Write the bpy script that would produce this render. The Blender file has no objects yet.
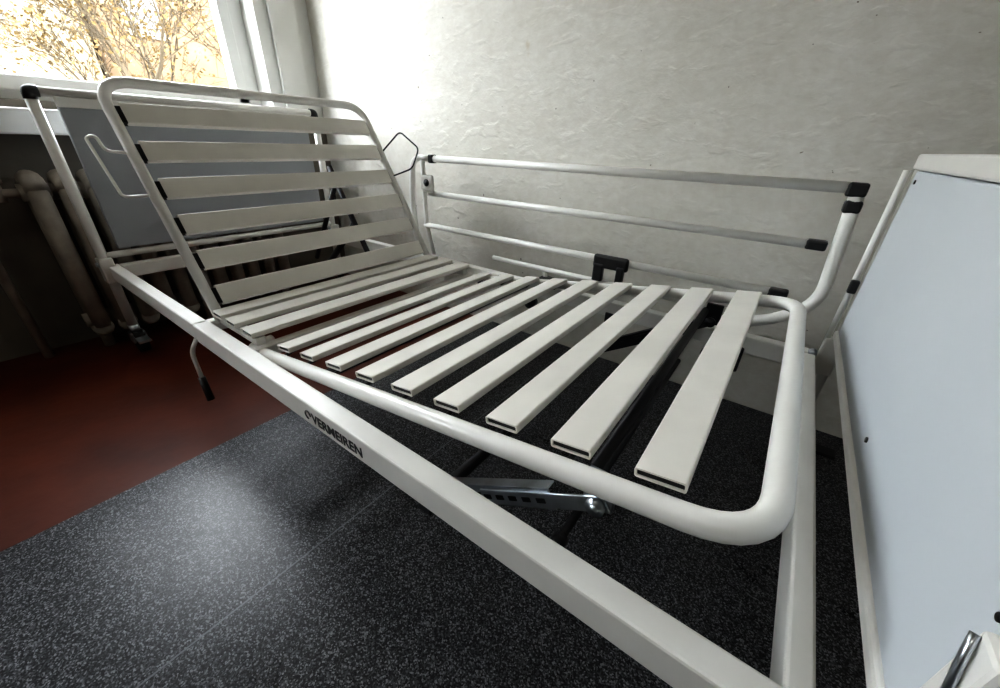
import bpy, bmesh, math, random
from mathutils import Vector, Matrix
random.seed(4)
ZR=0.346
def V(*a): return Vector(a)
# ---------------- materials ----------------
def mat(name,col,rough=.5,metal=0,bump=0,bscale=50,var=0,vscale=8,col2=None,spec=.5):
    m=bpy.data.materials.new(name);m.use_nodes=True;nt=m.node_tree;b=nt.nodes['Principled BSDF']
    b.inputs['Base Color'].default_value=(*col,1);b.inputs['Roughness'].default_value=rough;b.inputs['Metallic'].default_value=metal
    b.inputs['Specular IOR Level'].default_value=spec
    tc=nt.nodes.new('ShaderNodeTexCoord')
    if var or col2:
        n=nt.nodes.new('ShaderNodeTexNoise');n.inputs['Scale'].default_value=vscale;n.inputs['Detail'].default_value=6
        nt.links.new(tc.outputs['Object'],n.inputs['Vector'])
        r=nt.nodes.new('ShaderNodeValToRGB');r.color_ramp.elements[0].position=.35;r.color_ramp.elements[1].position=.65
        c2=col2 if col2 else tuple(c*(1-var) for c in col)
        r.color_ramp.elements[0].color=(*c2,1);r.color_ramp.elements[1].color=(*col,1)
        nt.links.new(n.outputs['Fac'],r.inputs['Fac']);nt.links.new(r.outputs['Color'],b.inputs['Base Color'])
    if bump:
        n=nt.nodes.new('ShaderNodeTexNoise');n.inputs['Scale'].default_value=bscale;n.inputs['Detail'].default_value=4
        nt.links.new(tc.outputs['Object'],n.inputs['Vector'])
        bp=nt.nodes.new('ShaderNodeBump');bp.inputs['Strength'].default_value=bump;bp.inputs['Distance'].default_value=.004
        nt.links.new(n.outputs['Fac'],bp.inputs['Height']);nt.links.new(bp.outputs['Normal'],b.inputs['Normal'])
    return m
WHITE=mat('white_enamel',(.81,.80,.76),.28,var=.06,vscale=12)
SLAT=mat('off_white_enamel',(.79,.77,.715),.40,var=.08,vscale=9)
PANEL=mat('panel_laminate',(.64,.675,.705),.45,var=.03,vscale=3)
HPANEL=mat('headboard_laminate_shaded',(.38,.40,.42),.45,var=.05,vscale=3)  # darker copy of the panel laminate, shade put into the colour
BLACK=mat('black_plastic',(.012,.012,.013),.4)
STEEL=mat('galvanised_steel',(.62,.66,.70),.28,1,var=.2,vscale=30)
DARK=mat('dark_steel',(.018,.018,.020),.5,.2)
RUB=mat('grey_rubber',(.02,.02,.02),.7)
FRAMEW=mat('window_paint',(.80,.80,.77),.4,var=.05)
SILL=mat('sill_paint',(.72,.72,.70),.45,var=.1,vscale=5)
RAD=mat('radiator_paint',(.42,.38,.32),.5,bump=.3,bscale=60,var=.35,vscale=12)
RED=mat('red_floor_paint',(.105,.026,.012),.45,bump=.25,bscale=25,col2=(.065,.018,.010),vscale=5,spec=.22)
WALLL=mat('wall_below_window_shaded',(.21,.19,.16),.8,bump=.5,bscale=18,var=.35,vscale=3,spec=.2)  # wall below the window, shadow there darkened into the base colour
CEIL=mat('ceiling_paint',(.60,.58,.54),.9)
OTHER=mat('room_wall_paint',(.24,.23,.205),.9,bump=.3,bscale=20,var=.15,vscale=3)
def wallmat():
    m=bpy.data.materials.new('rough_plaster');m.use_nodes=True;nt=m.node_tree;L=nt.links;N=nt.nodes;b=N['Principled BSDF']
    b.inputs['Roughness'].default_value=.7;b.inputs['Specular IOR Level'].default_value=.35
    tc=N.new('ShaderNodeTexCoord')
    def noise(s,d,dist=0,vec=None):
        n=N.new('ShaderNodeTexNoise');n.inputs['Scale'].default_value=s;n.inputs['Detail'].default_value=d;n.inputs['Distortion'].default_value=dist
        L.new(vec if vec else tc.outputs['Object'],n.inputs['Vector']);return n
    def ramp(src,p0,p1,c0,c1):
        r=N.new('ShaderNodeValToRGB');r.color_ramp.elements[0].position=p0;r.color_ramp.elements[1].position=p1
        r.color_ramp.elements[0].color=(*c0,1);r.color_ramp.elements[1].color=(*c1,1);L.new(src,r.inputs['Fac']);return r
    base=ramp(noise(1.8,6,.6).outputs['Fac'],.3,.7,(.69,.67,.61),(.79,.775,.725))
    fine=ramp(noise(35,6,.5).outputs['Fac'],.3,.7,(.92,.91,.89),(1,1,1))
    mx=N.new('ShaderNodeMix');mx.data_type='RGBA';mx.blend_type='MULTIPLY';mx.inputs[0].default_value=1
    L.new(base.outputs['Color'],mx.inputs[6]);L.new(fine.outputs['Color'],mx.inputs[7])
    st=ramp(noise(7,3,.4).outputs['Fac'],.69,.80,(0,0,0),(1,1,1))
    mx2=N.new('ShaderNodeMix');mx2.data_type='RGBA';L.new(st.outputs['Color'],mx2.inputs[0]);L.new(mx.outputs[2],mx2.inputs[6]);mx2.inputs[7].default_value=(.50,.38,.2,1)
    ch=ramp(noise(48,2,.2).outputs['Fac'],.765,.78,(0,0,0),(1,1,1))
    mx3=N.new('ShaderNodeMix');mx3.data_type='RGBA';L.new(ch.outputs['Color'],mx3.inputs[0]);L.new(mx2.outputs[2],mx3.inputs[6]);mx3.inputs[7].default_value=(.30,.27,.22,1)
    L.new(mx3.outputs[2],b.inputs['Base Color'])
    mp=N.new('ShaderNodeMapping');mp.inputs['Rotation'].default_value=(0,.5,0);mp.inputs['Scale'].default_value=(6,6,11);L.new(tc.outputs['Object'],mp.inputs['Vector'])
    n1=noise(1.0,5,.3,mp.outputs['Vector']);n2=noise(60,4,.3)
    rd=ramp(noise(1.9,3,.4,mp.outputs['Vector']).outputs['Fac'],.55,.66,(0,0,0),(1,1,1))
    ad=N.new('ShaderNodeMath');ad.operation='MULTIPLY_ADD';L.new(n2.outputs['Fac'],ad.inputs[0]);ad.inputs[1].default_value=.14;L.new(n1.outputs['Fac'],ad.inputs[2])
    ad2=N.new('ShaderNodeMath');ad2.operation='MULTIPLY_ADD';L.new(rd.outputs['Color'],ad2.inputs[0]);ad2.inputs[1].default_value=.13;L.new(ad.outputs[0],ad2.inputs[2])
    bp=N.new('ShaderNodeBump');bp.inputs['Strength'].default_value=.55;bp.inputs['Distance'].default_value=.016
    L.new(ad2.outputs[0],bp.inputs['Height']);L.new(bp.outputs['Normal'],b.inputs['Normal'])
    return m
PLASTER=wallmat()
def linomat():
    m=bpy.data.materials.new('speckled_linoleum');m.use_nodes=True;nt=m.node_tree;L=nt.links;N=nt.nodes;b=N['Principled BSDF']
    tc=N.new('ShaderNodeTexCoord')
    vo=N.new('ShaderNodeTexVoronoi');vo.inputs['Scale'].default_value=430;L.new(tc.outputs['Object'],vo.inputs['Vector'])
    sp=N.new('ShaderNodeSeparateColor');L.new(vo.outputs['Color'],sp.inputs[0])
    r=N.new('ShaderNodeValToRGB');e=r.color_ramp.elements;e[0].position=.0;e[0].color=(.008,.008,.009,1);e[1].position=1;e[1].color=(.24,.245,.26,1)
    a=e.new(.40);a.color=(.022,.0225,.025,1);a=e.new(.75);a.color=(.075,.077,.083,1)
    L.new(sp.outputs[0],r.inputs['Fac'])
    s=N.new('ShaderNodeSeparateXYZ');L.new(tc.outputs['Object'],s.inputs[0])
    su=N.new('ShaderNodeMath');su.operation='SUBTRACT';L.new(s.outputs['X'],su.inputs[0]);su.inputs[1].default_value=1.36
    ab=N.new('ShaderNodeMath');ab.operation='ABSOLUTE';L.new(su.outputs[0],ab.inputs[0])
    lt=N.new('ShaderNodeMath');lt.operation='LESS_THAN';L.new(ab.outputs[0],lt.inputs[0]);lt.inputs[1].default_value=.0016
    mx=N.new('ShaderNodeMix');mx.data_type='RGBA';L.new(lt.outputs[0],mx.inputs[0]);L.new(r.outputs['Color'],mx.inputs[6]);mx.inputs[7].default_value=(.15,.155,.17,1)
    L.new(mx.outputs[2],b.inputs['Base Color'])
    b.inputs['Specular IOR Level'].default_value=.32
    n=N.new('ShaderNodeTexNoise');n.inputs['Scale'].default_value=5;n.inputs['Detail'].default_value=5;L.new(tc.outputs['Object'],n.inputs['Vector'])
    mr=N.new('ShaderNodeMapRange');mr.inputs['To Min'].default_value=.22;mr.inputs['To Max'].default_value=.38;L.new(n.outputs['Fac'],mr.inputs['Value']);L.new(mr.outputs[0],b.inputs['Roughness'])
    n2=N.new('ShaderNodeTexNoise');n2.inputs['Scale'].default_value=140;L.new(tc.outputs['Object'],n2.inputs['Vector'])
    bp=N.new('ShaderNodeBump');bp.inputs['Strength'].default_value=.25;bp.inputs['Distance'].default_value=.001
    L.new(n2.outputs['Fac'],bp.inputs['Height']);L.new(bp.outputs['Normal'],b.inputs['Normal'])
    return m
LINO=linomat()
# ---------------- helpers ----------------
def link(o,parent=None):
    bpy.context.collection.objects.link(o)
    if parent: o.parent=parent
    return o
def empty(name):
    e=bpy.data.objects.new(name,None);e.empty_display_size=.1;return link(e)
def mesh(name,bm,m,parent=None,smooth=False):
    me=bpy.data.meshes.new(name);bmesh.ops.recalc_face_normals(bm,faces=bm.faces);bm.to_mesh(me);bm.free()
    me.materials.append(m)
    if smooth:
        for p in me.polygons:p.use_smooth=True
    return link(bpy.data.objects.new(name,me),parent)
def box(name,lo,hi,m,parent=None,bev=0,M=None,z=ZR):
    bm=bmesh.new();bmesh.ops.create_cube(bm,size=1)
    for v in bm.verts:
        v.co=V(*(lo[i]+(v.co[i]+.5)*(hi[i]-lo[i]) for i in range(3)))
    if bev: bmesh.ops.bevel(bm,geom=list(bm.edges),offset=bev,segments=2,affect='EDGES',profile=.5)
    if M is not None: bm.transform(M)
    bm.transform(Matrix.Translation((0,0,z)))
    return mesh(name,bm,m,parent)
def fillet(pts,rad,seg=8):
    pts=[Vector(p) for p in pts];out=[pts[0]]
    for i in range(1,len(pts)-1):
        a,b,c=pts[i-1],pts[i],pts[i+1];d1=(a-b);d2=(c-b);r=rad[i] if isinstance(rad,(list,tuple)) else rad
        r=min(r,d1.length*.49,d2.length*.49) if r>0 else 0
        if r<=1e-5: out.append(b);continue
        p1=b+d1.normalized()*r;p2=b+d2.normalized()*r
        for k in range(seg+1):
            t=k/seg;out.append(p1*(1-t)**2+b*2*t*(1-t)+p2*t*t)
    out.append(pts[-1]);return out
def tube(name,pts,r,m,parent=None,rad=.05,sides=16,closed=False,z=ZR):
    P=fillet(pts,rad) if not closed else [Vector(p) for p in pts]
    bm=bmesh.new();n=len(P);rings=[];up=None
    for i,p in enumerate(P):
        if closed: t=(P[(i+1)%n]-P[i-1]).normalized()
        else: t=((P[min(i+1,n-1)]-P[max(i-1,0)])).normalized()
        if up is None:
            up=Vector((0,0,1)) if abs(t.z)<.9 else Vector((1,0,0))
        up=(up-t*up.dot(t)).normalized();s=t.cross(up)
        rings.append([bm.verts.new(p+(up*math.cos(2*math.pi*k/sides)+s*math.sin(2*math.pi*k/sides))*r+V(0,0,z)) for k in range(sides)])
    rr=range(n if closed else n-1)
    for i in rr:
        a=rings[i];b=rings[(i+1)%n]
        for k in range(sides): bm.faces.new((a[k],a[(k+1)%sides],b[(k+1)%sides],b[k]))
    if not closed:
        bm.faces.new(rings[0]);bm.faces.new(rings[-1])
    return mesh(name,bm,m,parent,True)
def frame(p,x,y):
    x=Vector(x).normalized();y=Vector(y);y=(y-x*y.dot(x)).normalized();zz=x.cross(y)
    M=Matrix((x,y,zz)).transposed().to_4x4();M.translation=Vector(p);return M
def slat(name,c,along_s,y0,y1,w,t,parent,m=SLAT):
    bm=bmesh.new();nx=Vector((along_s[0],0,along_s[1]));nn=Vector((-along_s[1],0,along_s[0]));b=.003;wl=.0024
    def prof(w,t,b):
        q=[]
        for sx,sz in ((1,1),(-1,1),(-1,-1),(1,-1)):
            cx,cz=sx*(w/2-b),sz*(t/2-b)
            a0={(1,1):0,(-1,1):90,(-1,-1):180,(1,-1):270}[(sx,sz)]
            for k in range(4):
                a=math.radians(a0+k*30);q.append((cx+b*math.cos(a),cz+b*math.sin(a)))
        return q
    def ring(q,y): return [bm.verts.new(V(c[0],y,c[1]+ZR)+nx*a+nn*bb) for a,bb in q]
    O=prof(w,t,b);I=prof(w-2*wl,t-2*wl,b*.5)
    rs=[ring(I,y0+.012),ring(I,y0),ring(O,y0),ring(O,y1),ring(I,y1),ring(I,y1-.012)]
    n=len(O)
    for a,bb in zip(rs[:-1],rs[1:]):
        for k in range(n): bm.faces.new((a[k],a[(k+1)%n],bb[(k+1)%n],bb[k]))
    o=mesh(name,bm,m,parent)
    for tag,y in (('a',y0+.003),('b',y1-.003)):
        bm=bmesh.new()
        vs=[bm.verts.new(V(c[0],y,c[1]+ZR)+nx*a+nn*bb) for a,bb in prof(w-2*wl,t-2*wl,b*.5)]
        bm.faces.new(vs);mesh(name+'_plug_'+tag,bm,BLACK,parent)
    return o
def cyl(name,a,b,r,m,parent=None,sides=20,z=ZR): return tube(name,[a,b],r,m,parent,0,sides,z=z)

# ---------------- room ----------------
XW=-.26;YW=1.133;X1=3.7;Y0=-2.7;H=2.6
def rbox(n,lo,hi,m,p=None,bev=0): return box(n,lo,hi,m,p,bev,z=0)
rbox('floor',(XW-.2,Y0,-.1),(X1,YW,0),RED)
rbox('linoleum_sheet',(.859,Y0+.01,0),(X1-.01,YW-.005,.004),LINO)
rbox('ceiling',(XW-.2,Y0,H),(X1,YW+.2,H+.1),CEIL)
rbox('wall_back',(XW-.3,YW,-.1),(X1+.1,YW+.2,H+.1),PLASTER)
rbox('wall_right',(X1,Y0,-.1),(X1+.15,YW,H),OTHER)
rbox('wall_front',(XW-.3,Y0-.15,-.1),(X1+.1,Y0,H),OTHER)
wz0,wz1=.90,2.22
WIN=[(-.48,.87),(-2.45,-1.25)]
wl=empty('wall_left')
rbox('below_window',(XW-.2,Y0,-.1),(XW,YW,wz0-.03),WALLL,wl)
rbox('above_window',(XW-.2,Y0,wz1),(XW,YW,H),FRAMEW,wl)
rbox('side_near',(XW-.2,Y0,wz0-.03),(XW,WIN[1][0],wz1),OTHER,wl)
rbox('unseen_pier',(XW-.2,WIN[1][1],wz0-.03),(XW,WIN[0][0],wz1),OTHER,wl)  # unseen pier added to bound window reflections and darken the floor
rbox('side_far',(XW-.2,.87,wz0-.03),(XW,YW,wz1),FRAMEW,wl)
rbox('side_far_batten',(XW,.93,wz0-.03),(XW+.02,1.06,wz1),FRAMEW,wl,.004)
gx=XW-.15;fx0,fx1=gx-.035,gx+.035
for wi,(wy0,wy1) in enumerate(WIN):
    w=empty('window_%d'%(wi+1))
    rbox('frame_bottom',(fx0,wy0,wz0-.05),(fx1,wy1,wz0+.02),FRAMEW,w,.004)
    rbox('frame_top',(fx0,wy0,wz1-.06),(fx1,wy1,wz1),FRAMEW,w,.004)
    rbox('frame_far',(fx0,wy1-.06,wz0),(fx1,wy1,wz1),FRAMEW,w,.004)
    rbox('frame_near',(fx0,wy0,wz0),(fx1,wy0+.06,wz1),FRAMEW,w,.004)
    ym=-.20 if wi==0 else (wy0+wy1)/2
    rbox('mullion',(fx0,ym-.03,wz0),(fx1,ym+.03,wz1),FRAMEW,w,.004)
    for i,(a,b) in enumerate(((wy0+.06,ym-.03),(ym+.03,wy1-.06))):
        q=.05;x0,x1=gx-.02,gx+.05
        rbox('sash_%d_bottom'%i,(x0,a,wz0),(x1,b,wz0+q),FRAMEW,w,.005)
        rbox('sash_%d_top'%i,(x0,a,wz1-.11),(x1,b,wz1-.05),FRAMEW,w,.005)
        rbox('sash_%d_l'%i,(x0,a,wz0+.02),(x1,a+q,wz1-.05),FRAMEW,w,.005)
        rbox('sash_%d_r'%i,(x0,b-q,wz0+.02),(x1,b,wz1-.05),FRAMEW,w,.005)
    rbox('window_sill',(XW-.12,wy0-.05,.765),(XW+.13,wy1+.04,.842),SILL,w,.006)
rd=empty('cast_iron_radiator')
for i in range(11):
    y=-.07+i*.074;xc=-.140
    for j,dx in enumerate((-.045,.045)):
        tube('column_%d_%d'%(i,j),[(xc+dx,y,.10),(xc+dx,y,.60)],.027,RAD,rd,0,14,z=0)
    for k,zz in enumerate((.10,.60)):
        tube('bridge_%d_%d'%(i,k),[(xc-.06,y,zz),(xc-.03,y,zz+(.03 if k else -.02)),(xc+.03,y,zz+(.03 if k else -.02)),(xc+.06,y,zz)],.030,RAD,rd,.02,14,z=0)
    cyl('hub_%d'%i,(xc,y-.038,.59),(xc,y+.038,.59),.028,RAD,rd,12,z=0);cyl('hubb_%d'%i,(xc,y-.038,.12),(xc,y+.038,.12),.028,RAD,rd,12,z=0)
    if i in (0,5,10): cyl('foot_%d'%i,(xc,y,0),(xc,y,.11),.018,RAD,rd,12,z=0)
tube('supply_pipe',[(xc,-.09,.59),(xc,-.20,.59),(xc-.04,-.24,.55),(xc-.04,-.24,.0)],.014,RAD,rd,.03,12,z=0)
cyl('valve_body',(xc,-.16,.565),(xc,-.16,.625),.020,RAD,rd,14,z=0)
cyl('valve_handle',(xc,-.16,.622),(xc,-.16,.645),.028,RAD,rd,14,z=0)

# ---------------- bed ----------------
bed=empty('hospital_bed')
L=2.13;W=.917
def rrail(n,lo,hi): return box(n,lo,hi,WHITE,bed,.004)
rrail('near_rail_head',(.0,-.0,-.05),(.80,.034,0))
rrail('near_rail_foot',(.806,-.002,-.052),(L,.036,.001))
rrail('far_rail',(.0,W-.034,-.05),(L,W,0))
rrail('foot_cross_rail',(L-.028,.036,-.05),(L-.002,W-.034,-.001))
rrail('head_cross_rail',(.0,.034,-.05),(.035,W-.034,-.001))
for i,x in enumerate((.74,1.0)): rrail('mid_cross_rail_%d'%i,(x,.036,-.05),(x+.03,W-.034,-.02))
box('rail_joint_sleeve',(.76,.004,-.046),(.85,.03,-.004),DARK,bed)
tx=bpy.data.curves.new('label_text','FONT');tx.body='VERMEIREN';tx.size=.030;tx.extrude=.0004;tx.offset=.0004
me=bpy.data.objects.new('tmp',tx);link(me);me.matrix_world=frame((1.36,-.0026,-.038+ZR),(1,0,0),(0,0,1))
bpy.context.view_layer.update()
dg=bpy.context.evaluated_depsgraph_get();mm=bpy.data.meshes.new_from_object(me.evaluated_get(dg));mw=me.matrix_world.copy()
bpy.data.objects.remove(me);mm.transform(mw);mm.materials.clear();mm.materials.append(BLACK);link(bpy.data.objects.new('label_text',mm),bed)
tube('label_emblem',[(1.347+.009*math.cos(a),-.0028,-.027+.009*math.sin(a)) for a in [i*math.pi/6 for i in range(10)]],.0013,BLACK,bed,0,8)
# ---- headboard
hh=.539
tube('headboard_post_near',[(.01,0.0,-.25),(.01,0,hh-.015)],.0155,WHITE,bed,0)
tube('headboard_post_far',[(.01,W,-.25),(.01,W,hh-.015)],.0155,WHITE,bed,0)
tube('headboard_top_tube',[(.01,.0,hh),(.01,W,hh)],.0135,WHITE,bed,0)
for n,y in (('near',0),('far',W)):
    s=1 if y==0 else -1
    tube('headboard_cap_'+n,[(.01,y,hh-.022),(.01,y,hh+.001),(.01,y+s*.022,hh+.001)],.0165,BLACK,bed,.012)
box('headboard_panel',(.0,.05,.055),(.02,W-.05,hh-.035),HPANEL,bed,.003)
box('headboard_panel_trim',(-.002,.05,hh-.04),(.022,W-.05,hh-.01),WHITE,bed,.003)
tube('headboard_lower_tube',[(.01,.0,.035),(.01,W,.035)],.012,WHITE,bed,0)
for y in (.0,W):
    box('head_bracket_%d'%(y>0),(-.012,y-.02,-.06),(.04,y+.02,.03),WHITE,bed,.004)
    cyl('head_bolt_%d'%(y>0),(.02,y-.028,.01),(.02,y-.018,.01),.008,STEEL,bed)
# ---- footboard
fx=2.15;fh=.449
box('footboard_panel',(fx,.012,.062),(fx+.02,W-.02,fh-.03),PANEL,bed,.003)
box('footboard_top_trim',(fx-.006,.005,fh-.028),(fx+.03,W-.005,fh),WHITE,bed,.004)
tube('footboard_post_far',[(fx+.012,W+.005,-.25),(fx+.012,W+.005,fh-.02)],.012,WHITE,bed,0)
tube('footboard_post_near',[(fx+.018,-.008,-.25),(fx+.018,-.008,fh-.02)],.012,WHITE,bed,0)
box('footboard_bottom_trim',(fx-.006,.008,.046),(fx+.024,W-.01,.064),WHITE,bed,.004)
tube('footboard_lower_tube',[(fx+.012,.0,-.20),(fx+.012,W,-.20)],.0135,DARK,bed,0)
tube('footboard_edge_tube',[(fx-.012,W-.004,.03),(fx-.012,W-.004,fh-.03)],.006,WHITE,bed,0)
for i,(y,z) in enumerate(((.86,.40),(.36,.10))):
    cyl('footboard_screw_%d'%i,(fx-.002,y,z),(fx+.001,y,z),.004,BLACK,bed,12)
box('footboard_clip_far',(fx-.02,W-.028,.16),(fx-.004,W-.012,.19),BLACK,bed,.003)
for y in (.0,W):
    box('foot_bracket_%d'%(y>0),(L+.004,y-.014,-.06),(fx+.024,y+.014,.04),WHITE,bed,.004)
    cyl('foot_bolt_%d'%(y>0),(L-.01,y-.034,-.0),(L-.01,y-.02,-.0),.009,STEEL,bed)
box('foot_lock_bracket',(fx-.010,-.022,.120),(fx+.004,.006,.200),WHITE,bed,.004)
tube('foot_lock_hook',[(fx-.012,.002,.195),(fx-.014,-.006,.185),(fx-.012,-.018,.150)],.0025,STEEL,bed,.01,12)
cyl('foot_lock_bolt',(fx-.010,.004,.212),(fx-.002,.004,.212),.003,BLACK,bed)
for n,x,y in (('hn',.01,0),('hf',.01,W),('fn',fx+.012,.0),('ff',fx+.012,W)):
    S=STEEL if n=='hn' else DARK
    cyl('caster_stem_'+n,(x,y,-.27),(x,y,-.235),.017,S,bed)
    box('caster_fork_'+n,(x-.018,y-.024,-.305),(x+.03,y+.024,-.262),S,bed,.004)
    cyl('caster_wheel_'+n,(x+.012,y-.016,-.302),(x+.012,y+.016,-.302),.043,RUB,bed,28)
    box('caster_pedal_'+n,(x+.02,y-.02,-.285),(x+.10,y+.02,-.275),S,bed,.002)
# ---- backrest
al=1.017;xb,zb,lb=.7835,-.0015,.6546;yb1,yb2=.0685,.8638
ca,sa=math.cos(al),math.sin(al)
def bp(s,y,n=0): return V(xb-s*ca+n*sa,y,zb+s*sa+n*ca)
tube('backrest_frame',[bp(-.02,yb1),bp(lb,yb1),bp(lb,yb2),bp(-.02,yb2)],.0132,WHITE,bed,.075,20)
for i in range(6):
    s=.052+.102*i;p=bp(s,0,.004)
    slat('backrest_slat_%d'%i,(p.x,p.z),(-ca,sa),yb1+.022,yb2-.018,.055,.016,bed)
    for k,y in enumerate((yb1+.016,yb2-.016)):
        M=frame(bp(s,y,-.004)+V(0,0,ZR),(-ca,0,sa),(0,1,0))
        box('backrest_clip_%d_%d'%(i,k),(-.022,-.010,-.010),(.022,.010,.010),BLACK,bed,.002,M,0)
tube('backrest_lift_arm',[bp(.42,.62,-.02),bp(.05,.62,-.03)],.010,DARK,bed,0)
tube('backrest_strut',[bp(.36,.62,-.03),V(.34,.62,-.03)],.009,DARK,bed,0)
tube('backrest_strut_rod',[bp(.20,.62,-.03),V(.42,.62,-.05)],.012,DARK,bed,0)
tube('mattress_hoop_near',[bp(.345,yb1-.008,.0),bp(.345,yb1-.065,.0),bp(.50,yb1-.075,.0),bp(.505,yb1-.055,.0),bp(.465,yb1-.05,.0),bp(.46,yb1-.008,.0)],.0038,WHITE,bed,.012,10)
tube('mattress_hoop_far',[bp(.46,yb2,.0),bp(.50,yb2+.06,.09),bp(.40,yb2+.07,.14),bp(.34,yb2+.03,.10),bp(.36,yb2,.0)],.003,DARK,bed,.02,10)
# ---- seat slats
for i,x in enumerate((.815,.895,.985)):
    slat('seat_slat_%d'%i,(x,.010),(1,0),.055,W-.055,.056,.014,bed)
for y in (.075,W-.075): box('seat_support_%d'%(y>.5),(.77,y-.012,-.022),(1.01,y+.012,.0),WHITE,bed,.003)
# ---- leg section
be=.153;xk,zk,lk=.9714,-.0452,1.0945;yk1,yk2=.0655,.8671
cb,sb=math.cos(be),math.sin(be)
def kp(s,y,n=0): return V(xk+s*cb-n*sb,y,zk+s*sb+n*cb)
tube('leg_frame',[kp(-.03,yk1+.06),kp(-.02,yk1),kp(lk,yk1),kp(lk,yk2),kp(-.02,yk2),kp(-.03,yk2-.06)],.0150,WHITE,bed,[0,.03,.075,.075,.03,0],24)
for i in range(9):
    s=.134+.107*i;p=kp(s,0,.020)
    slat('leg_slat_%d'%i,(p.x,p.z),(cb,sb),yk1+.017,yk2-.016,.055,.013,bed)
    for k,(ya,yb_) in enumerate(((yk1+.008,yk1+.06),(yk2-.06,yk2-.008))):
        tube('leg_slat_peg_%d_%d'%(i,k),[kp(s,ya,.002),kp(s,yb_,.010)],.004,BLACK,bed,0,8)
tube('leg_cross_tube',[kp(.30,yk1,-.012),kp(.30,yk2,-.012)],.011,DARK,bed,0)
tube('leg_cross_tube_foot',[kp(.90,yk1+.03,-.03),kp(.90,yk2-.03,-.03)],.009,DARK,bed,0)
for n,y in (('near',.095),('far',.835)):
    S=STEEL if n=='near' else DARK
    a=V(1.60,y,-.140);b=V(1.885,y,.037);d=(b-a).normalized();ln=(b-a).length
    M=frame(a+V(0,0,ZR),d,(0,1,0))
    box('ratchet_outer_%s'%n,(0,-.004,-.018),(ln*.78,-.001,.018),S,bed,.001,M,0)
    box('ratchet_outer_lip_a_%s'%n,(0,-.004,.015),(ln*.78,.016,.018),S,bed,.001,M,0)
    box('ratchet_outer_lip_b_%s'%n,(0,-.004,-.018),(ln*.78,.016,-.015),S,bed,.001,M,0)
    box('ratchet_inner_%s'%n,(ln*.35,-.008,-.012),(ln+.015,-.004,.012),S,bed,.001,M,0)
    for j in range(9): box('ratchet_slot_%s_%d'%(n,j),(.012+j*.028,-.0090 if .012+j*.028>ln*.35 else -.0046,-.004),(.028+j*.028,-.0075 if .012+j*.028>ln*.35 else -.0035,.004),BLACK,bed,0,M,0)
    cyl('ratchet_bolt_%s'%n,b+V(0,-.018,0),b+V(0,.02,0),.006,S,bed)
    cyl('ratchet_bolt_head_%s'%n,b+V(0,-.016,0),b+V(0,-.009,0),.013,S,bed)
    box('ratchet_lug_%s'%n,(1.865,y-.006,.030),(1.905,y+.006,.085),S,bed,.002)
    cyl('ratchet_pivot_%s'%n,a+V(0,-.03,0),a+V(0,.03,0),.009,DARK,bed)
tube('ratchet_base_tube',[(1.60,.05,-.140),(1.60,W-.05,-.140)],.012,DARK,bed,0)
for y in (.05,W-.05): box('ratchet_drop_%d'%(y>.5),(1.585,y-.004,-.155),(1.615,y+.004,-.03),DARK,bed,.002)
cyl('black_knob_near',(1.83,.10,-.12),(1.83,.13,-.12),.013,BLACK,bed)
cyl('black_knob_rail',(1.22,.05,-.075),(1.22,.075,-.075),.016,BLACK,bed)
tube('knob_rod',[(1.83,.13,-.12),(1.83,W-.05,-.12)],.007,DARK,bed,0)
tube('release_lever',[(.74,.16,-.06),(.70,.03,-.07),(.695,.0,-.12),(.72,-.004,-.20)],.006,WHITE,bed,.02,12)
tube('release_lever_grip',[(.718,-.004,-.195),(.738,-.006,-.265)],.010,BLACK,bed,0,12)
# ---- side rail (far side)
yr=.98
bars=[(.705,2.065,.3763),(.694,2.05,.2419),(.656,2.02,.1055)]
for i,(a,b,z) in enumerate(bars):
    tube('side_rail_bar_%d'%i,[(a,yr,z),(b,yr,z)],.0125 if i==0 else .0115,WHITE,bed,0)
tube('side_rail_arm_foot',[(2.082,yr,.37),(2.090,yr,.25),(2.10,yr,.10),(2.02,yr,.03),(1.93,yr,.0),(1.86,yr,-.015)],.015,WHITE,bed,[0,.05,.09,.05,.03,0])
box('side_rail_joint',(2.060,yr-.017,.358),(2.098,yr+.017,.388),BLACK,bed,.005)
box('side_rail_joint_lower',(2.066,yr-.0165,.322),(2.100,yr+.0165,.350),BLACK,bed,.006)
box('side_rail_clip_mid',(2.025,yr-.014,.230),(2.068,yr+.014,.254),BLACK,bed,.005)
box('side_rail_clip_low',(1.985,yr-.014,.094),(2.03,yr+.014,.118),BLACK,bed,.005)
tube('side_rail_arm_head',[(.72,yr,.3763),(.60,yr,.3763),(.58,yr,.20),(.60,yr,.0)],.0125,WHITE,bed,.05)
tube('side_rail_arm_head_inner',[(.66,yr-.0,.37),(.665,yr,.10),(.70,yr,-.02)],.010,WHITE,bed,.03)
box('side_rail_clamp_head',(.705,yr-.015,.360),(.73,yr+.015,.392),BLACK,bed,.005)
box('side_rail_pivot_plate',(.665,yr-.022,.25),(.735,yr-.012,.315),WHITE,bed,.008)
cyl('side_rail_pivot_hole',(.70,yr-.026,.285),(.70,yr-.020,.285),.014,BLACK,bed)
box('side_rail_latch',(1.48,yr-.025,.080),(1.60,yr-.008,.125),BLACK,bed,.008)
box('side_rail_latch_leg',(1.485,yr-.03,.035),(1.52,yr-.01,.095),BLACK,bed,.005)
box('side_rail_latch_leg2',(1.565,yr-.03,.035),(1.59,yr-.01,.095),BLACK,bed,.005)
tube('side_rail_link',[(1.05,yr-.01,.03),(1.95,yr-.01,.03)],.009,WHITE,bed,0)
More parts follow.
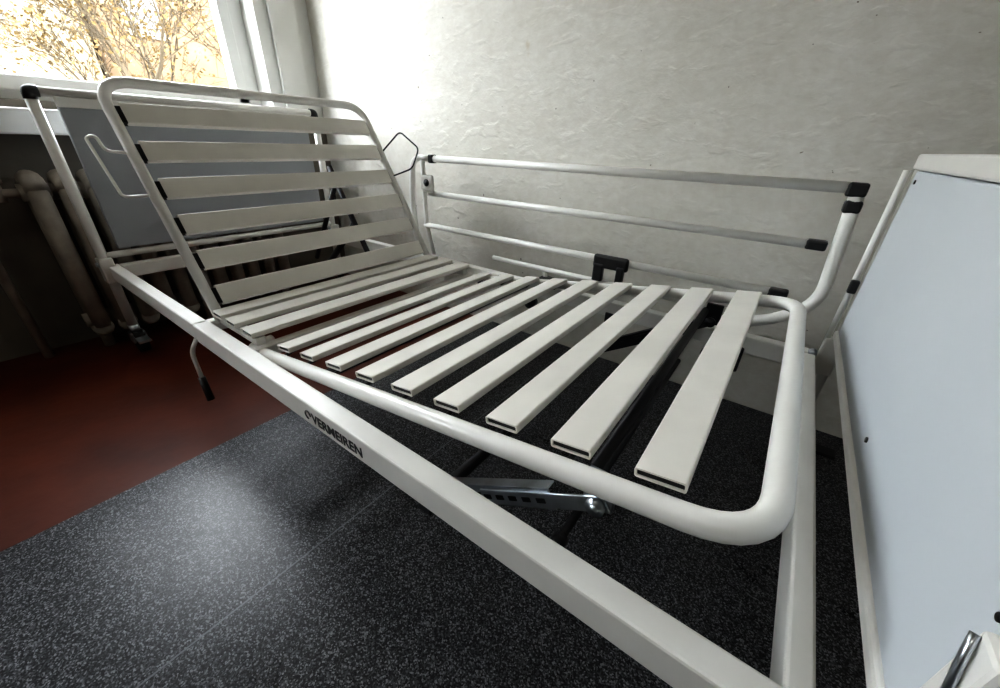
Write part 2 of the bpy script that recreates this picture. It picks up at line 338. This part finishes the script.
for i,x in enumerate((.62,1.30,1.90)):
    box('side_rail_mount_%d'%i,(x-.025,W-.002,-.055),(x+.025,yr+.016,.0),WHITE if i!=1 else BLACK,bed,.004)
    cyl('side_rail_mount_knob_%d'%i,(x,W-.06,-.07),(x,W-.03,-.07),.02,BLACK,bed)
box('rail_release_black',(1.78,W-.07,-.03),(1.84,W-.036,.03),BLACK,bed,.005)
box('rail_stop_black',(1.93,W-.06,-.10),(1.98,W-.036,-.03),BLACK,bed,.005)
tube('side_rail_post_mid_a',[(1.30,yr,-.03),(1.28,yr,.03)],.009,WHITE,bed,0)

# ---------------- exterior ----------------
FAC=mat('cream_facade',(.17,.15,.115),.9,col2=(.15,.125,.085),vscale=.8)
BRICK=mat('orange_brick',(.12,.080,.045),.9,var=.3,vscale=1)
GROUND=mat('dry_ground',(.11,.09,.05),.95,var=.3,vscale=1)
BARK=mat('pale_bark',(.065,.050,.030),.9,var=.4,vscale=6)
LEAF=mat('yellow_leaf',(.15,.105,.045),.8)
WG=mat('facade_glass',(.09,.095,.10),.6)
TRIM=mat('facade_trim',(.18,.17,.15),.8)
rbox('outdoor_ground',(-40,-30,-.6),(-1.5,40,-.5),GROUND)
def building(name,x,y0,y1,h,m,nf):
    e=empty(name);rbox('walls',(x-3,y0,-.5),(x,y1,h),m,e);rbox('roof',(x-3.2,y0-.1,h),(x+.2,y1+.1,h+.25),BRICK,e)
    n=int((y1-y0)/2.2)
    for i in range(n):
        for k in range(nf):
            yy=y0+.6+i*2.2;zz=.9+k*2.7
            rbox('pane_%d_%d'%(i,k),(x-.02,yy,zz),(x+.02,yy+1,zz+1.4),WG,e)
            rbox('ledge_%d_%d'%(i,k),(x-.02,yy-.08,zz-.1),(x+.08,yy+1.08,zz),TRIM,e)
building('apartment_building',-18,-10,4.4,6.0,FAC,2)
building('brick_building',-17,4.6,8.0,7.5,BRICK,2)
building('apartment_building.001',-19,8.2,20,6.5,FAC,2)
def tree(name,base,h,seed,leaves=2200):
    rng=random.Random(seed);e=empty(name);bm=bmesh.new();tips=[]
    def seg(p,q,r0,r1):
        t=(q-p).normalized();u=t.orthogonal().normalized();s=t.cross(u);A=[];B=[]
        for k in range(4):
            a=2*math.pi*k/4;d=u*math.cos(a)+s*math.sin(a);A.append(bm.verts.new(p+d*r0));B.append(bm.verts.new(q+d*r1))
        for k in range(4): bm.faces.new((A[k],A[(k+1)%4],B[(k+1)%4],B[k]))
    def grow(p,d,l,r,n):
        for _ in range(3):
            d=(d+V(rng.uniform(-.2,.2),rng.uniform(-.2,.2),rng.uniform(-.1,.2))).normalized();q=p+d*l/3;seg(p,q,r,r*.85);p=q;r=max(r*.85,.006)
            if n>0:
                a=(d+V(rng.uniform(-1,1),rng.uniform(-1,1),rng.uniform(-.5,.6))*.95).normalized();grow(p,a,l*.70,r*.6,n-1)
        tips.append(p)
        if n>0: grow(p,d,l*.6,r*.8,n-1)
    grow(Vector(base),V(0,0,1),h,.08,5)
    mesh('branches',bm,BARK,e)
    bm=bmesh.new()
    for i in range(leaves):
        p=rng.choice(tips)+V(rng.uniform(-.2,.2),rng.uniform(-.2,.2),rng.uniform(-.2,.2));a=V(rng.uniform(-1,1),rng.uniform(-1,1),rng.uniform(-1,1)).normalized()*.04;b=a.orthogonal().normalized()*.03
        bm.faces.new([bm.verts.new(p+a),bm.verts.new(p+b),bm.verts.new(p-a),bm.verts.new(p-b)])
    mesh('leaves',bm,LEAF,e)
tree('bare_tree',(-8,2.2,-.5),2.3,1);tree('bare_tree.001',(-9,4.6,-.5),2.5,5);tree('bare_tree.002',(-7.5,.2,-.5),2.2,9);tree('bare_tree.003',(-10,3.2,-.5),2.2,12)
# ---------------- light ----------------
wd=bpy.data.worlds.new('World');bpy.context.scene.world=wd;wd.use_nodes=True
bg=wd.node_tree.nodes['Background'];bg.inputs[0].default_value=(.90,.95,1,1);bg.inputs[1].default_value=14.5
s=bpy.data.lights.new('sun','SUN');s.energy=9;s.angle=.02;s.color=(1,.92,.78);so=link(bpy.data.objects.new('sun',s));so.rotation_euler=(math.radians(20),math.radians(48),0)
fill_rig=empty('added_fill_light')  # fill light added under the ceiling to brighten the room, no known lamp
box('fill_light_panel',(1.2,-1.9,2.55),(2.4,-.9,2.6),FRAMEW,fill_rig,.005,z=0)
a=bpy.data.lights.new('fill_area_light','AREA');a.shape='RECTANGLE';a.size=1.1;a.size_y=.9;a.energy=6;a.color=(1,.95,.87);ao=link(bpy.data.objects.new('fill_area_light',a),fill_rig);ao.location=(1.8,-1.4,2.54)
# ---------------- camera ----------------
ps,th,ro=.6178,.4816,.0347
F=V(-math.sin(ps),math.cos(ps),0);R=V(math.cos(ps),math.sin(ps),0);Z=V(0,0,1)
fw=F*math.cos(th)-Z*math.sin(th);dn=-F*math.sin(th)-Z*math.cos(th)
Xc=R*math.cos(ro)-dn*math.sin(ro);Yc=-(R*math.sin(ro)+dn*math.cos(ro))
M=Matrix((Xc,Yc,-fw)).transposed().to_4x4();M.translation=V(1.9777,-.2676,.4432+ZR)
cam=bpy.data.cameras.new('camera');cam.sensor_width=36;cam.lens=385/1000*36;cam.clip_start=.02
co=link(bpy.data.objects.new('camera',cam));co.matrix_world=M;bpy.context.scene.camera=co
vs=bpy.context.scene.view_settings;vs.view_transform='Standard'
try: vs.look='High Contrast'
except Exception as ex: print('look',ex); vs.look='None'
vs.exposure=.05
